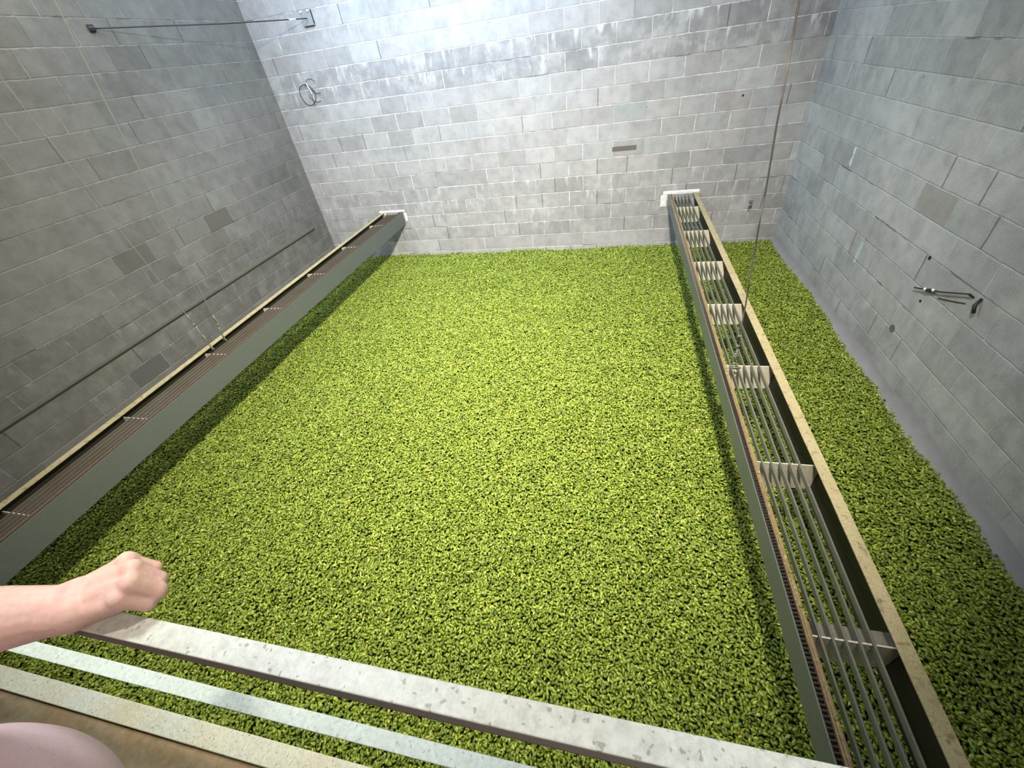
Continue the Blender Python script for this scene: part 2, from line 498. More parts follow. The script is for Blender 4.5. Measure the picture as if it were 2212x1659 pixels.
# cement ledge along the left wall
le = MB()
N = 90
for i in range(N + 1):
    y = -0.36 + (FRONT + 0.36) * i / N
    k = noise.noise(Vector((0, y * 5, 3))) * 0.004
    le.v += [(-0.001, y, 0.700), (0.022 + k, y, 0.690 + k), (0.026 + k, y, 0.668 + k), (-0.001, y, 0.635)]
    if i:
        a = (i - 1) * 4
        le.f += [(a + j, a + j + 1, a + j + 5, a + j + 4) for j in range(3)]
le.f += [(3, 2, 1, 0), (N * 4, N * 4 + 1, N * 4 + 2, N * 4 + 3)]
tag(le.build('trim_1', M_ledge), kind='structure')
# rounded strip added for hop dust and soft shading along the right wall foot
cv = MB()
N, K = 120, 7
for i in range(N + 1):
    y = 0.0 + FRONT * i / N
    g = 1 + 0.25 * noise.noise(Vector((7, y * 2.2, 0)))
    for j in range(K + 1):
        a = math.pi / 2 * j / K
        cv.v.append((W + 0.001 - 0.085 * g * (1 - math.sin(a)), y, -0.04 + 0.17 * g * (1 - math.cos(a))))
    if i:
        a = (i - 1) * (K + 1)
        cv.f += [(a + j, a + j + 1, a + j + K + 2, a + j + K + 1) for j in range(K)]
tag(cv.build('trim_2', M_foot_band, smooth=True), kind='structure')

# ------------------------------------------------------------------ hop bed


def bed_z(x, y):
    """height of the raked bed: low mounds with faint ridges across it"""
    z = 0.028 * noise.noise(Vector((x * 0.55, y * 0.9, 1.0)))
    z += 0.016 * noise.noise(Vector((x * 1.3, y * 3.2, 4.0)))
    z += 0.010 * noise.noise(Vector((x * 5.5, y * 7.5, 9.0)))
    return z


BX0, BX1, BY0, BY1 = 0.0, W, FRONT, 0.0
nx, ny = 120, 108
bv, bf = [], []
for j in range(ny + 1):
    for i in range(nx + 1):
        x = BX0 + (BX1 - BX0) * i / nx
        y = BY0 + (BY1 - BY0) * j / ny
        bv.append((x, y, bed_z(x, y) - 0.030))
for j in range(ny):
    for i in range(nx):
        a = j * (nx + 1) + i
        bf.append((a, a + 1, a + nx + 2, a + nx + 1))
mb = MB()
mb.v, mb.f = bv, bf
gap_sheet = tag(mb.build('hop_bed', M_bed, smooth=True), 'near black sheet beneath the hop cones, coloured for the shade between them', 'hops', kind='stuff')


def cone_mesh(name, seed, L=0.034, Rm=0.0102, rows=6, per=6):
    """a hop cone: ovoid body clad in overlapping papery bracts, on a short stalk"""
    r = random.Random(seed)
    v, f, tip = [], [], []

    def prof(t):
        return Rm * (math.sin(math.pi * min(1, max(0, t)) ** 0.82) ** 0.75) * (1.0 - 0.10 * t)
    bend = r.uniform(-0.25, 0.25)

    def P(t, ang, rad):
        x = (t - 0.5) * L
        off = bend * L * (t - 0.5) ** 2
        return (x, rad * math.cos(ang), rad * math.sin(ang) + off)
    # core
    K, M = 6, 8
    base = len(v)
    for i in range(1, K):
        t = i / K
        for k in range(M):
            v.append(P(t, 2 * math.pi * k / M, prof(t) * 0.86))
            tip.append(0.0)
    a0 = len(v)
    v.append(P(0.0, 0, 0))
    v.append(P(1.0, 0, 0))
    tip += [0.0, 0.6]
    for i in range(K - 2):
        for k in range(M):
            k2 = (k + 1) % M
            f.append((base + i * M + k, base + i * M + k2, base + (i + 1) * M + k2, base + (i + 1) * M + k))
    for k in range(M):
        k2 = (k + 1) % M
        f.append((a0, base + k2, base + k))
        f.append((a0 + 1, base + (K - 2) * M + k, base + (K - 2) * M + k2))
    # bracts
    for i in range(rows):
        t = 0.06 + 0.84 * i / rows
        for k in range(per):
            an = 2 * math.pi * (k + 0.5 * (i % 2)) / per + r.uniform(-0.12, 0.12)
            w = math.pi / per * 1.25
            ln = 0.27 * r.uniform(0.85, 1.15)
            lift = r.uniform(1.08, 1.32)
            n = len(v)
            v.append(P(t, an, prof(t) * 0.90))
            v.append(P(t + ln * 0.5, an - w, max(prof(t + ln * 0.5) * 0.98, Rm * 0.2)))
            v.append(P(t + ln * 0.5, an, prof(t + ln * 0.5) * 1.10 + 0.0004))
            v.append(P(t + ln * 0.5, an + w, max(prof(t + ln * 0.5) * 0.98, Rm * 0.2)))
            v.append(P(t + ln, an, max(prof(t + ln) * lift, Rm * 0.32) + 0.0005))
            tip += [0.0, 0.35, 0.3, 0.35, 1.0]
            f += [(n, n + 2, n + 1), (n, n + 3, n + 2), (n + 1, n + 2, n + 4), (n + 2, n + 3, n + 4)]
    # stalk
    n = len(v)
    for q in range(2):
        for k in range(4):
            an = math.pi / 2 * k
            v.append((-0.5 * L - q * 0.005 + 0.002, 0.0006 * math.cos(an), 0.0006 * math.sin(an) + bend * L * 0.25))
            tip.append(0.2)
    for k in range(4):
        k2 = (k + 1) % 4
        f.append((n + k, n + k2, n + 4 + k2, n + 4 + k))
    me = bpy.data.meshes.new(name)
    me.from_pydata(v, [], f)
    me.update()
    me.polygons.foreach_set('use_smooth', [True] * len(me.polygons))
    at = me.attributes.new('tip', 'FLOAT', 'POINT')
    at.data.foreach_set('value', tip)
    me.materials.append(M_hop)
    return me


cones = [cone_mesh('hop_cone', 1, 0.029, 0.0068), cone_mesh('hop_cone', 2, 0.024, 0.0074, 5, 6),
         cone_mesh('hop_cone', 3, 0.033, 0.0070, 7, 5), cone_mesh('hop_cone', 4, 0.027, 0.0064, 6, 5),
         cone_mesh('hop_cone', 5, 0.019, 0.0066, 4, 6)]

# layers of cones: a jittered grid packed a little closer than a cone's width
P, Rr, Sc, Vi = [], [], [], []
for layer, (step, dz) in enumerate(((0.0172, 0.0), (0.0195, -0.016))):
    gx = np.arange(0.012, W - 0.012, step)
    gy = np.arange(FRONT + 0.012, -0.010, step)
    X, Y = np.meshgrid(gx, gy)
    X = X + (np.arange(len(gy)) % 2)[:, None] * step * 0.5
    X = X + rng.uniform(-0.42, 0.42, X.shape) * step
    Y = Y + rng.uniform(-0.42, 0.42, Y.shape) * step
    X, Y = X.ravel(), Y.ravel()
    keep = (X > 0.010) & (X < W - 0.012) & (Y < -0.010) & (Y > FRONT + 0.010)
    X, Y = X[keep], Y[keep]
    # the kiln corners hidden behind the left trough and under the platform need no cones
    Zb = np.array([bed_z(x, y) for x, y in zip(X, Y)])
    Z = Zb + dz + rng.normal(0, 0.0080, len(X)).clip(-0.015, 0.020)
    P.append(np.stack([X, Y, Z], 1))
    n = len(X)
    Rr.append(np.stack([rng.uniform(-3.14, 3.14, n), rng.normal(0, 0.55, n), rng.uniform(-3.14, 3.14, n)], 1))
    Sc.append(rng.uniform(0.82, 1.18, n))
    Vi.append(rng.integers(0, 5, n))
P = np.concatenate(P)
Rr = np.concatenate(Rr)
Sc = np.concatenate(Sc)
Vi = np.concatenate(Vi)

# choose the 300 cones that show largest (nearest and in view, clear of rails and trough)
Rm_ = np.array(R)
q = (P - np.array(CAM)) @ Rm_.T
px = 1106 + 884.21 * q[:, 0] / q[:, 2]
py = 829.5 + 884.21 * q[:, 1] / q[:, 2]
dist = np.linalg.norm(P - np.array(CAM), axis=1)


def band(px, py, x0, y0, x1, y1, up, dn):
    yl = y0 + (y1 - y0) * (px - x0) / (x1 - x0)
    return (py > yl - up) & (py < yl + dn)


inview = (q[:, 2] > 0) & (px > 6) & (px < 2206) & (py > 6) & (py < 1652)
hid = band(px, py, 700, 1416, 1823, 1653, 8, 96) | band(px, py, 82, 1384, 1161, 1659, 8, 66) | (py > 1452 + (px - 63) * 0.275 - 8)
hid |= (px > 1684 + (py - 1390) * 0.35) & (P[:, 0] < 6.4)
top = P[:, 2] > np.array([bed_z(x, y) for x, y, z in P]) - 0.002
cand = np.where(inview & ~hid & top)[0]
cand = cand[np.argsort(dist[cand])][:300]
single = np.zeros(len(P), bool)
single[cand] = True
sources = {}
for i in cand:
    k = int(Vi[i])
    if k not in sources:
        o = bpy.data.objects.new('hop_cone', cones[k])
        sources[k] = o
        COL.objects.link(o)
    else:
        o = sources[k].copy()
        COL.objects.link(o)
    o.location = P[i]
    o.rotation_euler = Rr[i]
    o.scale = (Sc[i],) * 3
    tag(o, 'single green hop cone on the bed right below the top guard rail, nearest the viewer', 'hop cone', 'nearest hop cones just past the guard rail')

# everything else as one object of instances
rest = np.where(~single)[0]
me = bpy.data.meshes.new('hop_cones')
me.from_pydata(P[rest].tolist(), [], [])
for nm, typ, dat in (('rot', 'FLOAT_VECTOR', Rr[rest]), ('scl', 'FLOAT', Sc[rest]), ('vid', 'INT', Vi[rest])):
    a = me.attributes.new(nm, typ, 'POINT')
    if typ == 'FLOAT_VECTOR':
        a.data.foreach_set('vector', dat.astype(np.float32).ravel())
    else:
        a.data.foreach_set('value', dat.astype(np.int32 if typ == 'INT' else np.float32))
hops = bpy.data.objects.new('hop_cones', me)
COL.objects.link(hops)
tag(hops, 'thick bed of countless loose green hop cones filling the block kiln', 'hops', kind='stuff')
ng = bpy.data.node_groups.new('cone_scatter', 'GeometryNodeTree')
ng.interface.new_socket('Geometry', in_out='INPUT', socket_type='NodeSocketGeometry')
ng.interface.new_socket('Geometry', in_out='OUTPUT', socket_type='NodeSocketGeometry')
gi = ng.nodes.new('NodeGroupInput')
go = ng.nodes.new('NodeGroupOutput')
g2i = ng.nodes.new('GeometryNodeGeometryToInstance')
for k in range(4, -1, -1):          # later links come first in the joined list
    oi = ng.nodes.new('GeometryNodeObjectInfo')
    oi.transform_space = 'ORIGINAL'
    oi.inputs['Object'].default_value = sources[k]
    oi.inputs['As Instance'].default_value = False
    ng.links.new(oi.outputs['Geometry'], g2i.inputs[0])
    g2i = g2i
    last = oi
# Geometry to Instance takes one joined geometry per link (multi-input)
iop = ng.nodes.new('GeometryNodeInstanceOnPoints')
ng.links.new(gi.outputs[0], iop.inputs['Points'])
ng.links.new(g2i.outputs[0], iop.inputs['Instance'])
iop.inputs['Pick Instance'].default_value = True


def named(nm, dt):
    x = ng.nodes.new('GeometryNodeInputNamedAttribute')
    x.data_type = dt
    x.inputs['Name'].default_value = nm
    return next(o_ for o_ in x.outputs if o_.enabled and o_.name == 'Attribute')


ng.links.new(named('vid', 'INT'), iop.inputs['Instance Index'])
e2r = ng.nodes.new('FunctionNodeEulerToRotation')
ng.links.new(named('rot', 'FLOAT_VECTOR'), e2r.inputs[0])
ng.links.new(e2r.outputs[0], iop.inputs['Rotation'])
ng.links.new(named('scl', 'FLOAT'), iop.inputs['Scale'])
ng.links.new(iop.outputs[0], go.inputs[0])
md = hops.modifiers.new('scatter', 'NODES')
md.node_group = ng

# ------------------------------------------------------------------ the two grated troughs
YN = FRONT + 0.004
PLATES = [-0.512 - 0.8665 * k for k in range(7)]


def trough(x0, sgn, zb, label, strip_mat, bar_mat):
    """x0: chain side outer face; sgn: direction towards the flanged side"""
    root = tag(empty('grated_trough', (x0, 0, 0.74)), label, 'trough', 'steel troughs spanning the kiln above the hops')
    off = (x0, 0, 0.74)

    def X(s_):
        return x0 + sgn * s_
    # chain-side channel web
    o = MB().box((X(0), 0.0, zb), (X(0.006), YN, 0.74)).build('side_plate', M_grey, root, off=off, bevel=0.0015)
    tag(o, 'plain grey side plate')
    t_ = MB().box((X(0.006), 0.0, 0.696), (X(0.034), YN, 0.700)).build('chain_tray', M_dark, root, off=off)
    # roller chain lying in its slot: rollers and side links
    ch = MB()
    pitch = 0.0159
    n = int(-YN / pitch)
    for i in range(n):
        y = -0.012 - i * pitch
        ch.tube([(X(0.0080), y, 0.7255), (X(0.0300), y, 0.7255)], 0.0034, 6)
        zz = 0.7195
        if i % 2:
            a, b = 0.0070, 0.0295
        else:
            a, b = 0.0088, 0.0277
        ch.box((X(a), y + 0.003, 0.716), (X(a + 0.0015), y - pitch - 0.003, 0.729))
        ch.box((X(b), y + 0.003, 0.716), (X(b + 0.0015), y - pitch - 0.003, 0.729))
    tag(ch.build('roller_chain', M_chain, root, off=off), 'dark oily roller chain')
    # rusty angle strip beside the chain
    st = MB()
    NS = 220
    for i in range(NS + 1):
        y = YN * i / NS
        w1 = noise.noise(Vector((x0, y * 9, 0))) * 0.0016
        w2 = noise.noise(Vector((x0, y * 9, 5))) * 0.0022
        hz = noise.noise(Vector((x0 * 3, y * 14, 2))) * 0.0016
        st.v += [(X(0.0322 + w1 * 0.5), y, 0.735), (X(0.0355), y, 0.7385 + hz), (X(0.0415), y, 0.7335 + hz), (X(0.046), y, 0.7385 - hz), (X(0.053 + w2), y, 0.736), (X(0.054 + w2), y, 0.727), (X(0.0370), y, 0.725), (X(0.0360), y, zb + 0.03), (X(0.0322), y, zb + 0.03)]
        if i:
            a = (i - 1) * 9
            for j in range(9):
                st.f.append((a + j, a + (j + 1) % 9, a + 9 + (j + 1) % 9, a + 9 + j))
    st.f += [tuple(range(9)), tuple(NS * 9 + j for j in range(9))]
    tag(st.build('rusty_strip', strip_mat, root, off=off), 'rusty orange inner strip dusted with hop scraps')
    # flanged side
    MB().box((X(0.381), 0.0, 0.50), (X(0.376), YN, 0.736)).box((X(0.376), 0.0, 0.50), (X(0.350), YN, 0.506)).build('inner_web', M_dark, root, off=off)
    fl = MB()
    for i in range(NS + 1):
        y = YN * i / NS
        w1 = noise.noise(Vector((x0 + 4, y * 7, 0))) * 0.0010
        fl.v += [(X(0.325 + w1), y, 0.7395), (X(0.381), y, 0.7405), (X(0.3815), y, 0.733), (X(0.325 + w1), y, 0.734)]
        if i:
            a = (i - 1) * 4
            for j in range(4):
                fl.f.append((a + j, a + (j + 1) % 4, a + 4 + (j + 1) % 4, a + 4 + j))
    fl.f += [(0, 1, 2, 3), tuple(NS * 4 + j for j in range(4))]
    tag(fl.build('top_flange', M_tan, root, off=off), 'cream stained top flange')
    # flat bars standing on edge, side by side along the trough
    for s_ in (0.092, 0.136, 0.180, 0.226, 0.272):
        bb = MB()
        NB = 60
        for i in range(NB + 1):
            y = YN * i / NB
            w = 0.0015 * noise.noise(Vector((s_ * 30, y * 1.6, 0)))
            h_ = 0.0012 * noise.noise(Vector((s_ * 30, y * 1.6, 5)))
            bb.v += [(X(s_ - 0.0043 + w), y, 0.7085 + h_), (X(s_ + 0.0043 + w), y, 0.7085 + h_), (X(s_ + 0.0040 + w), y, 0.675), (X(s_ - 0.0040 + w), y, 0.675)]
            if i:
                a = (i - 1) * 4
                for j in range(4):
                    bb.f.append((a + j, a + (j + 1) % 4, a + 4 + (j + 1) % 4, a + 4 + j))
        bb.f += [(3, 2, 1, 0), tuple(NB * 4 + j for j in range(4))]
        bb.build('grate_bar', bar_mat, root, off=off, bevel=0.0018)
    # cross plates, notched round the rods
    for k, y in enumerate(PLATES):
        cp = MB()
        xs = [0.036]
        for s_ in (0.092, 0.136, 0.180, 0.226, 0.272):
            xs += [s_ - 0.0056, s_ + 0.0056]
        xs.append(0.374)
        for i in range(len(xs) - 1):
            zt = 0.7005 if i % 2 == 0 else 0.6660
            cp.box((X(xs[i]), y, 0.502), (X(xs[i + 1]), y + 0.006, zt))
        cp.build('cross_plate', M_cross, root, off=off)
    y = PLATES[6] + 0.006
    MB().box((X(0.036), y, 0.640), (X(0.374), y + 0.075, 0.645)).build('gusset_plate', M_gusset, root, off=off, bevel=0.001)
    return root


trough(5.655, 1, 0.60, 'long grated steel trough on the right, held by one brown rusty cable', M_rust, M_rod)
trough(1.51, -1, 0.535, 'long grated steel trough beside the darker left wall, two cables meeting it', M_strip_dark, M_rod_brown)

# white mortar around the trough ends


def patch(cells, label, seed):
    bm = bmesh.new()
    for (x0, x1, z0, z1) in cells:
        n1 = max(3, int((x1 - x0) / 0.012))
        n2 = max(3, int((z1 - z0) / 0.012))
        g = [[None] * (n2 + 1) for _ in range(n1 + 1)]
        for i in range(n1 + 1):
            for j in range(n2 + 1):
                x = x0 + (x1 - x0) * i / n1
                z = z0 + (z1 - z0) * j / n2
                ed = i in (0, n1) or j in (0, n2)
                e = noise.noise(Vector((x * 40, z * 40, seed)))
                if ed:
                    x += e * 0.008
                    z += noise.noise(Vector((x * 40, z * 40, seed + 3))) * 0.007
                g[i][j] = bm.verts.new((x, 0.002 if ed else -0.012 - 0.006 * e, z))
        for i in range(n1):
            for j in range(n2):
                bm.faces.new((g[i][j], g[i + 1][j], g[i + 1][j + 1], g[i][j + 1]))
    me = bpy.data.meshes.new('mortar_patch')
    bm.to_mesh(me)
    bm.free()
    me.polygons.foreach_set('use_smooth', [True] * len(me.polygons))
    me.materials.append(M_plaster)
    o = bpy.data.objects.new('mortar_patch', me)
    COL.objects.link(o)
    tag(o, label, 'mortar')


patch([(5.585, 6.075, 0.715, 0.775), (5.560, 5.652, 0.555, 0.725)], 'white hand-smeared mortar around the right trough end on the back wall', 1)
patch([(1.085, 1.555, 0.722, 0.768), (1.518, 1.572, 0.575, 0.715), (1.13, 1.20, 0.69, 0.735)], 'white hand-smeared mortar around the left trough end on the back wall', 5)

# ------------------------------------------------------------------ hanging cables with shackles


def shackle(c, d, r, name='shackle'):
    """bow and pin along direction d"""
    c, d = Vector(c), Vector(d).normalized()
    side = d.cross(Vector((0, 1, 0))).normalized()
    pts = []
    for k in range(11):
        a = math.pi * (k / 10 * 1.3 - 0.15)
        pts.append(c + side * math.cos(a) * r + d * math.sin(a) * r * 1.5)
    mb_ = MB().tube(pts, r * 0.28, 7)
    mb_.tube([pts[0] - side * r * -0.5, pts[-1] + side * -r * 0.5], r * 0.26, 7)
    return mb_


def cable(label, top, bottom, fit, mat, thick, cat_group, links):
    root = tag(empty('lifting_cable', bottom), label, 'cable', cat_group)
    top, bottom = Vector(top), Vector(bottom)
    off = tuple(bottom)
    d = top - bottom
    L = d.length
    d.normalize()
    a = bottom + d * fit
    pts = [a + (top - a) * (i / 24) + Vector((0.004 * noise.noise(Vector((i * 0.7, 0, thick * 900))), 0.004 * noise.noise(Vector((0, i * 0.7, thick * 900))), 0)) for i in range(25)]
    MB().tube(pts, thick, 7).build('wire_rope', mat, root, smooth=True, off=off)
    # turned-back tail and clamps
    MB().tube([a, a + d * 0.06 + Vector((0.006, 0, 0)), a + d * 0.13 + Vector((0.004, 0, 0))], thick * 0.9, 6).build('rope_tail', mat, root, smooth=True, off=off)
    for q_ in (0.02, 0.10):
        cpt = a + d * q_
        MB().box(cpt - Vector((0.009, 0.008, 0.007)), cpt + Vector((0.010, 0.008, 0.007))).build('rope_clamp', M_steel, root, off=off, bevel=0.002)
    for (q_, r_) in links:
        shackle(bottom + d * q_, d, r_).build('shackle', M_steel, root, smooth=True, off=off)
    # turnbuckle between the shackles
    q0, q1 = links[0][0] + 0.02, fit - 0.01
    MB().tube([bottom + d * q0, bottom + d * (q0 + (q1 - q0) * 0.3), bottom + d * (q0 + (q1 - q0) * 0.35), bottom + d * (q0 + (q1 - q0) * 0.7), bottom + d * q1], [0.003, 0.003, 0.006, 0.006, 0.003], 7).build('turnbuckle', M_cable, root, smooth=True, off=off)
    return root


G = 'wire ropes that carry the troughs'
cable('pale steel cable from upper left, leaning across the left wall to the left trough', (1.955, -3.79, CEIL), (1.245, -3.79, 0.735), 0.16, M_cable, 0.0042, G, [(0.01, 0.012), (0.12, 0.010)])
cable('thin near-vertical cable close to the left picture edge, ending at the left trough', (0.93, -3.95, CEIL), (1.25, -3.95, 0.735), 0.26, M_cable, 0.0028, G, [(0.01, 0.012), (0.14, 0.012), (0.24, 0.010)])
cable('brown rusty cable hanging down to the middle of the right trough', (5.47, -4.0, CEIL), (5.765, -4.0, 0.715), 0.15, M_cable_r, 0.0045, G, [(0.01, 0.012), (0.09, 0.012)])
# bolts and cleat that the right cable holds, bridging two rods
cb = tag(empty('rod_cleat', (5.77, -4.03, 0.71)), 'small green stained cleat bolted across two rods where the rusty cable lands', 'cleat')
MB().tube([(5.742, -4.015, 0.712), (5.765, -4.02, 0.716), (5.80, -4.018, 0.712)], 0.0055, 7).build('cleat_bar', M_rod, cb, smooth=True, off=(5.77, -4.03, 0.71))
MB().ball((5.772, -4.035, 0.695), 0.011).build('cleat_nut', M_steel, cb, smooth=True, off=(5.77, -4.03, 0.71))

# ------------------------------------------------------------------ fittings on the walls
# long rod from the left wall to the bracket on the back wall
br = tag(empty('tie_rod', (0.93, -0.03, 3.21)), 'thin dark rod running from the left wall to a bolted bracket on the back wall', 'rod')
off = (0.93, -0.03, 3.21)
MB().tube([(0.0, -2.245, 3.22), (0.5, -1.02, 3.205), (0.95, -0.03, 3.21)], 0.0055, 8).build('rod_shaft', M_black, br, smooth=True, off=off)
MB().tube([(0.84, -0.27, 3.2085), (0.88, -0.184, 3.209)], 0.009, 8).build('coupling_nut', M_porc, br, smooth=True, off=off)
MB().tube([(0.0, -2.245, 3.22), (0.02, -2.2, 3.22)], 0.03, 10).build('wall_washer', M_black, br, off=off)
wb_ = tag(empty('wall_bracket', (0.94, 0, 3.22)), 'square steel bracket with two white bolts, high in the back wall left corner', 'bracket')
off = (0.94, 0, 3.22)
MB().box((0.85, 0.0, 3.14), (1.02, -0.012, 3.30)).build('back_plate', simple('galvanised_plate', (0.30, 0.31, 0.31), 0.7, 0.1, 0.2, 20), wb_, off=off, bevel=0.003)
MB().box((1.018, -0.001, 3.15), (1.023, -0.024, 3.29)).box((0.87, -0.001, 3.134), (1.02, -0.024, 3.139)).build('edge_lip', M_black, wb_, off=off, bevel=0.002)
for bx in (0.879, 0.985):
    MB().tube([(bx, -0.01, 3.283), (bx, -0.03, 3.283)], 0.012, 8).build('bolt', M_porc, wb_, off=off)

# loose coil of wire hung from a pin
hc = tag(empty('wire_coil', (0.56, -0.02, 2.46)), 'loose dark hoop of wire hanging from a white pin on the back wall', 'wire')
off = (0.56, -0.02, 2.46)


def arc(cx, cz, rx, rz, a0, a1, y0, n=28):
    return [(cx + rx * math.cos(math.radians(a0 + (a1 - a0) * i / n)), y0 - 0.012 * math.sin(i * 0.5), cz + rz * math.sin(math.radians(a0 + (a1 - a0) * i / n))) for i in range(n + 1)]


MB().tube(arc(0.555, 2.428, 0.120, 0.122, 80, 445, -0.02), 0.0042, 6).build('wire_loop', M_black, hc, smooth=True, off=off)
MB().tube(arc(0.665, 2.545, 0.085, 0.060, 20, 190, -0.02), 0.0032, 6).build('wire_loop', M_black, hc, smooth=True, off=off)
MB().tube(arc(0.690, 2.42, 0.110, 0.085, 170, 300, -0.02), 0.0034, 6).build('wire_loop', M_black, hc, smooth=True, off=off)
MB().tube([(0.62, -0.02, 2.50), (0.68, -0.03, 2.455), (0.71, -0.03, 2.43), (0.77, -0.02, 2.437)], 0.004, 6).build('wire_tail', M_black, hc, smooth=True, off=off)
MB().tube([(0.585, 0.0, 2.575), (0.605, -0.03, 2.55), (0.635, -0.04, 2.47), (0.64, -0.04, 2.43)], 0.007, 7).build('hanging_pin', M_porc, hc, smooth=True, off=off)

# thermostat-like rods on the right wall
rb = tag(empty('probe_rod', (W - 0.02, -3.4, 0.94)), 'thin black probe rod held by two white clips on the right wall', 'rod')
off = (W - 0.02, -3.4, 0.94)
XW = W - 0.028
MB().tube([(XW, -3.145, 0.846), (XW, -3.40, 0.942), (XW, -3.620, 1.042)], 0.0050, 7).build('rod_shaft', M_black, rb, smooth=True, off=off)
for (y, z) in ((-3.255, 0.885), (-3.33, 0.915)):
    MB().tube([(W, y + 0.01, z - 0.012), (XW - 0.004, y, z + 0.004), (XW - 0.006, y - 0.004, z + 0.014)], 0.010, 8).build('wall_clip', M_porc, rb, smooth=True, off=off)
MB().tube([(XW, -3.275, 0.893), (XW, -3.312, 0.908)], 0.012, 8).build('rod_nut', M_black, rb, off=off)
MB().tube([(XW, -3.615, 1.040), (W, -3.628, 1.020)], 0.007, 7).build('end_hook', M_black, rb, off=off)
MB().tube([(W - 0.004, -3.372, 0.880), (W - 0.006, -3.42, 0.897), (W - 0.004, -3.50, 0.925), (W - 0.006, -3.60, 0.965)], 0.0035, 6).build('rod_shadow_line', M_under, rb, smooth=True, off=off)  # dark strand on the wall, drawn as the rod's shadow line
wk = tag(empty('wall_pin', (W, -3.70, 1.0)), 'short dark slanted pin below the end of the probe rod, right wall', 'pin')
MB().tube([(W - 0.002, -3.688, 1.045), (W - 0.03, -3.705, 1.01), (W - 0.028, -3.728, 0.965)], [0.008, 0.011, 0.010], 8).build('pin_body', M_black, wk, smooth=True, off=(W, -3.70, 1.0))


def plug(loc, nrm, r, label):
    l0 = Vector(loc)
    mb_ = MB().tube([l0 + Vector(nrm) * -0.002, l0 + Vector(nrm) * 0.004], r, 14)
    tag(mb_.build('wall_plug', M_black, off=tuple(l0)), label, 'plug')


plug((6.391, 0, 1.815), (0, -1, 0), 0.012, 'tiny dark plug in the upper right of the back wall')
t_dark = simple('grey_plug', (0.11, 0.12, 0.115), 0.8)
tag(MB().tube([(W + 0.002, -3.105, 0.462), (W - 0.005, -3.105, 0.462)], 0.030, 20).build('wall_plug', t_dark, off=(W, -3.105, 0.462)), 'round dark grey plug low on the right wall below the probe rod', 'plug')
plug((W, -3.097, 1.057), (-1, 0, 0), 0.014, 'small dark anchor above the probe rod on the right wall')
plug((W, -3.23, 0.78), (-1, 0, 0), 0.010, 'small dark anchor just beneath the probe rod on the right wall')

# ------------------------------------------------------------------ guard railing
RY0, RY1 = -6.4005, -6.4250
XL, XR = 1.22, 6.73
gr = tag(empty('guard_railing', (4.9, -6.41, 0.93)), 'white painted guard railing with peeling paint at the platform edge', 'railing')
off = (4.9, -6.41, 0.93)


M_lip = simple('lip_paint', (0.20, 0.17, 0.145), 0.6, 0, 0.2, 30)  # darkened with the web so the near side of the rails stays shaded


def rail(z, h, mat, nm, lab):
    mb_ = MB()
    mb_.box((XL, RY0, z - 0.0045), (XR, RY1, z))
    mb_.box((XL, RY0, z - h), (XR, RY0 - 0.004, z - 0.0045))
    o = tag(mb_.build(nm, mat, gr, off=off, bevel=0.0012), lab)
    MB().box((XL, RY0 - 0.004, z - h + 0.018), (XR, RY0 - 0.0062, z - 0.0045)).build('rail_web', M_under, o, off=off)
    MB().box((XL, RY0 - 0.004, z - h), (XR, RY1 + 0.004, z - h + 0.004)).build('rail_lip', M_lip, o, off=off)
    return o


rail(2.1518, 0.060, M_white, 'top_rail', 'white top rail, chipped and speckled')
rail(1.7758, 0.045, M_white2, 'mid_rail', 'pale green white mid rail')
for x in (XL + 0.02, XR - 0.02):
    MB().box((x - 0.02, RY0, 0.969), (x + 0.02, RY0 - 0.04, 2.147)).build('rail_post', M_white, gr, off=off, bevel=0.002)
kb = tag(MB().box((XL, -6.4005, 0.905), (XR, -6.4635, 0.969)).build('toe_kerb', M_kerb, off=(4.9, -6.43, 0.93), bevel=0.003), 'low white kerb between the plank floor and the hops', 'kerb')

# ------------------------------------------------------------------ the person at the railing
ph = tag(empty('person', (4.18, -6.72, 0.93)), 'person in a pink knit shirt with a bare forearm resting on the top rail', 'person')
POFF = (4.18, -6.72, 0.93)


def cap(mb_, p0, r0, p1, r1, n=7):
    """tapered capsule made of overlapping spheres and a cone"""
    p0, p1 = Vector(p0), Vector(p1)
    mb_.tube([p0, p1], [r0, r1], 16)
    mb_.ball(p0, r0, nu=16, nv=10)
    mb_.ball(p1, r1, nu=16, nv=10)


def remeshed(mb_, name, mat, voxel, smooth=4, factor=0.5, parent=ph):
    o = mb_.build(name, mat, parent, smooth=True, off=POFF)
    md_ = o.modifiers.new('remesh', 'REMESH')
    md_.mode = 'VOXEL'
    md_.voxel_size = voxel
    md_.use_smooth_shade = True
    sm = o.modifiers.new('smooth', 'SMOOTH')
    sm.iterations = smooth
    sm.factor = factor
    return o


J = {
    'elbow': (4.125, -6.500, 2.205), 'fa0': (4.2893, -6.4377, 2.19), 'wrist': (4.3409, -6.4179, 2.184), 'wr2': (4.358, -6.4105, 2.186),
    'mcp': [(4.3798, -6.3605, 2.191), (4.4029, -6.3695, 2.196), (4.4160, -6.3830, 2.196), (4.4105, -6.3975, 2.190)],
    'pip': [(4.392, -6.3545, 2.166), (4.414, -6.3665, 2.169), (4.4265, -6.3780, 2.170), (4.4215, -6.3905, 2.167)],
    'dip': [(4.371, -6.3510, 2.146), (4.3925, -6.3620, 2.146), (4.404, -6.3735, 2.147), (4.402, -6.3860, 2.147)],
    'tip': [(4.352, -6.3560, 2.147), (4.370, -6.3655, 2.146), (4.380, -6.3755, 2.147), (4.381, -6.3870, 2.149)],
}
RF = [0.0080, 0.0090, 0.0094, 0.0092]
sk = MB()
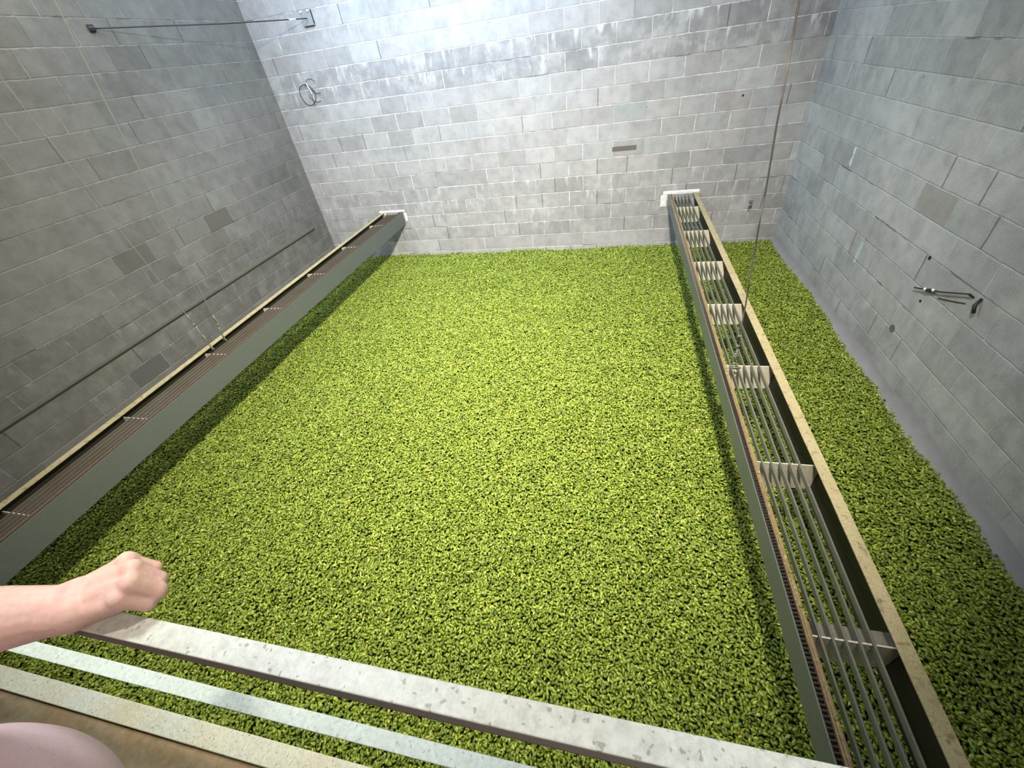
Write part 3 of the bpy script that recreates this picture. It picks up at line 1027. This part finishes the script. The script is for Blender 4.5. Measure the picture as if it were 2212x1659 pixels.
# left arm
SH_L, SH_R = (4.005, -6.745, 2.33), (4.355, -6.745, 2.33)
cap(sk, SH_L, 0.052, (4.06, -6.63, 2.27), 0.044)
cap(sk, (4.06, -6.63, 2.27), 0.044, J['elbow'], 0.038)
cap(sk, J['elbow'], 0.038, (4.205, -6.468, 2.20), 0.041)
cap(sk, (4.205, -6.468, 2.20), 0.041, J['fa0'], 0.0335)
cap(sk, J['fa0'], 0.0335, J['wrist'], 0.0255)
wa = Vector(J['wrist'])
# wrist: broader than thick
for dx, dy in ((0, 0), (0.008, -0.007), (-0.004, 0.009)):
    cap(sk, wa + Vector((dx * 0.5, dy * 0.5, 0)), 0.0225, Vector(J['wr2']) + Vector((dx, dy, 0)), 0.0205)
base_pts = [(4.3500, -6.3960, 2.186), (4.3560, -6.4020, 2.188), (4.3620, -6.4085, 2.188), (4.3655, -6.4150, 2.184)]
for k in range(4):
    mc, pi_, di, ti = (Vector(J[n_][k]) for n_ in ('mcp', 'pip', 'dip', 'tip'))
    b = Vector(base_pts[k])
    cap(sk, b + Vector((0, 0, -0.004)), 0.0165, mc + Vector((0, 0, -0.004)), 0.0118)
    sk.ball(mc + Vector((0, 0, 0.0005)), 0.0112)                      # knuckle
    cap(sk, mc + Vector((0.001, 0, -0.001)), RF[k] * 1.10, pi_, RF[k])
    sk.ball(pi_, RF[k] * 1.08)
    cap(sk, pi_, RF[k], di, RF[k] * 0.90)
    cap(sk, di, RF[k] * 0.90, ti, RF[k] * 0.80)
# extensor tendons just lifting the skin on the back of the hand
for k in range(4):
    cap(sk, Vector(base_pts[k]) + Vector((0, 0, 0.0082)), 0.0026, Vector(J['mcp'][k]) + Vector((-0.004, 0, 0.0068)), 0.0028)
# heel and ball of the thumb, thumb tucked beneath the fingers
cap(sk, (4.352, -6.408, 2.175), 0.0175, (4.378, -6.392, 2.172), 0.0165)
cap(sk, (4.352, -6.397, 2.176), 0.0175, (4.373, -6.372, 2.176), 0.0150)
cap(sk, (4.366, -6.392, 2.168), 0.0130, (4.376, -6.3800, 2.152), 0.0100)
cap(sk, (4.376, -6.3800, 2.152), 0.0098, (4.388, -6.3680, 2.138), 0.0085)
cap(sk, (4.388, -6.3680, 2.138), 0.0085, (4.374, -6.3560, 2.134), 0.0072)
# right arm hanging at the side
cap(sk, SH_R, 0.052, (4.40, -6.79, 2.04), 0.042)
cap(sk, (4.40, -6.79, 2.04), 0.040, (4.415, -6.76, 1.81), 0.027)
cap(sk, (4.415, -6.76, 1.81), 0.030, (4.415, -6.75, 1.745), 0.026)
for k, (dy, l_) in enumerate(((-0.028, 0.065), (-0.010, 0.078), (0.009, 0.082), (0.027, 0.072))):
    a_ = Vector((4.415, -6.75 + dy, 1.725))
    cap(sk, a_, 0.0105, a_ + Vector((-0.008, 0.002, -l_ * 0.55)), 0.0088)
    cap(sk, a_ + Vector((-0.008, 0.002, -l_ * 0.55)), 0.0088, a_ + Vector((-0.024, 0.002, -l_)), 0.0075)
cap(sk, (4.405, -6.725, 1.755), 0.0125, (4.395, -6.700, 1.715), 0.010)
cap(sk, (4.395, -6.700, 1.715), 0.010, (4.388, -6.697, 1.688), 0.008)
# torso core, neck and head
sk.ball((4.18, -6.745, 2.28), 0.14, (1.15, 0.62, 0.75), 20, 14)
sk.ball((4.18, -6.72, 2.05), 0.14, (1.0, 0.72, 1.5), 20, 14)
sk.ball((4.18, -6.73, 1.80), 0.145, (1.0, 0.72, 0.9), 20, 14)
cap(sk, SH_L, 0.05, SH_R, 0.05)
cap(sk, (4.18, -6.745, 2.36), 0.058, (4.18, -6.715, 2.46), 0.052)
HC = Vector((4.18, -6.685, 2.555))
sk.ball(HC, 0.088, (0.86, 1.05, 1.12), 24, 18)
sk.ball(HC + Vector((0, 0.018, -0.055)), 0.060, (0.88, 1.0, 1.0), 20, 14)
sk.ball(HC + Vector((0, 0.060, -0.095)), 0.022, (1.1, 0.9, 0.8))
cap(sk, HC + Vector((0, 0.090, 0.005)), 0.008, HC + Vector((0, 0.106, -0.034)), 0.012)
for s_ in (-1, 1):
    sk.ball(HC + Vector((s_ * 0.010, 0.098, -0.036)), 0.009)
    cap(sk, HC + Vector((s_ * 0.012, 0.086, 0.022)), 0.008, HC + Vector((s_ * 0.045, 0.070, 0.022)), 0.008)
    sk.ball(HC + Vector((s_ * 0.045, 0.060, -0.030)), 0.020)
    sk.ball(HC + Vector((s_ * 0.079, -0.004, -0.012)), 0.020, (0.4, 0.8, 1.5))
cap(sk, HC + Vector((-0.018, 0.086, -0.064)), 0.006, HC + Vector((0.018, 0.086, -0.064)), 0.006)
cap(sk, HC + Vector((-0.015, 0.083, -0.072)), 0.007, HC + Vector((0.015, 0.083, -0.072)), 0.007)
# legs
for s_ in (-1, 1):
    x = 4.18 + s_ * 0.085
    cap(sk, (x, -6.74, 1.74), 0.080, (x + s_ * 0.01, -6.73, 1.42), 0.052)
    cap(sk, (x + s_ * 0.01, -6.73, 1.42), 0.052, (x + s_ * 0.015, -6.75, 1.03), 0.036)
    cap(sk, (x + s_ * 0.015, -6.75, 1.00), 0.036, (x + s_ * 0.02, -6.64, 0.975), 0.030)
body = remeshed(sk, 'body', M_skin, 0.0019, 5, 0.5)
# shirt with short sleeves
sh = MB()
sh.ball((4.168, -6.660, 1.905), 1.0, (0.165, 0.162, 0.205), 32, 24)
sh.ball((4.18, -6.725, 1.86), 1.0, (0.175, 0.125, 0.18), 28, 20)
sh.ball((4.18, -6.72, 2.08), 1.0, (0.165, 0.120, 0.24), 28, 20)
sh.ball((4.18, -6.745, 2.27), 1.0, (0.172, 0.100, 0.125), 28, 20)
cap(sh, SH_L, 0.063, SH_R, 0.063)
cap(sh, SH_L, 0.064, (4.048, -6.655, 2.283), 0.058)
cap(sh, SH_R, 0.064, (4.39, -6.775, 2.15), 0.056)
cap(sh, (4.18, -6.745, 2.34), 0.070, (4.18, -6.73, 2.40), 0.062)
tag(remeshed(sh, 'shirt', M_pink, 0.006, 8, 0.5), 'pink knit shirt')
pn = MB()
pn.ball((4.18, -6.735, 1.76), 1.0, (0.172, 0.125, 0.13), 24, 16)
for s_ in (-1, 1):
    x = 4.18 + s_ * 0.088
    cap(pn, (x, -6.74, 1.72), 0.092, (x + s_ * 0.01, -6.73, 1.42), 0.066)
    cap(pn, (x + s_ * 0.01, -6.73, 1.42), 0.066, (x + s_ * 0.015, -6.75, 1.02), 0.054)
tag(remeshed(pn, 'trousers', M_denim, 0.008, 6, 0.5), 'dark denim trousers')
for s_ in (-1, 1):
    so = MB()
    x = 4.18 + s_ * 0.108
    so.ball((x, -6.76, 0.972), 1.0, (0.042, 0.062, 0.040), 16, 10)
    so.ball((x, -6.67, 0.960), 1.0, (0.046, 0.10, 0.028), 16, 10)
    so.box((x - 0.040, -6.815, 0.932), (x + 0.040, -6.585, 0.950))
    remeshed(so, 'shoe', M_shoe, 0.006, 5, 0.5)
hr = MB()
hr.ball(HC + Vector((0, -0.012, 0.014)), 0.096, (0.90, 1.05, 1.10), 24, 18)
hr.ball(HC + Vector((0, -0.055, -0.045)), 0.066, (1.0, 0.7, 1.3), 20, 14)
hh = remeshed(hr, 'hair', M_hair, 0.005, 4, 0.5)
cutb = MB()
for s_ in (-1, 1):
    e = MB().ball(HC + Vector((s_ * 0.030, 0.074, 0.004)), 0.0115, nu=16, nv=12).build('eye', M_eye, ph, smooth=True, off=POFF)
    MB().ball(HC + Vector((s_ * 0.030, 0.0815, 0.002)), 0.0055).build('iris', M_hair, e, smooth=True, off=POFF)

# ------------------------------------------------------------------ things the bed carries
# papery scraps and cones caught on the troughs and on the kerb
scrap = cone_mesh('hop_scrap', 9, 0.016, 0.0045, 3, 4)
k = 0
spots = [(5.700, -5.98), (5.698, -5.62), (5.703, -5.30), (5.699, -4.95), (5.701, -4.74), (5.697, -4.42), (5.702, -4.05), (5.699, -3.5), (5.700, -5.48), (5.704, -5.12)]
first = None
for (x, y) in spots:
    if first is None:
        o = bpy.data.objects.new('hop_scrap', scrap)
        first = o
    else:
        o = first.copy()
    COL.objects.link(o)
    o.location = (x, y, 0.7425)
    o.rotation_euler = (0.2, 0.1, rng.uniform(0, 6.28))
    tag(o, 'tiny pale hop scrap caught on the rusty strip of the right trough', 'hop scrap', 'hop scraps on the right trough')
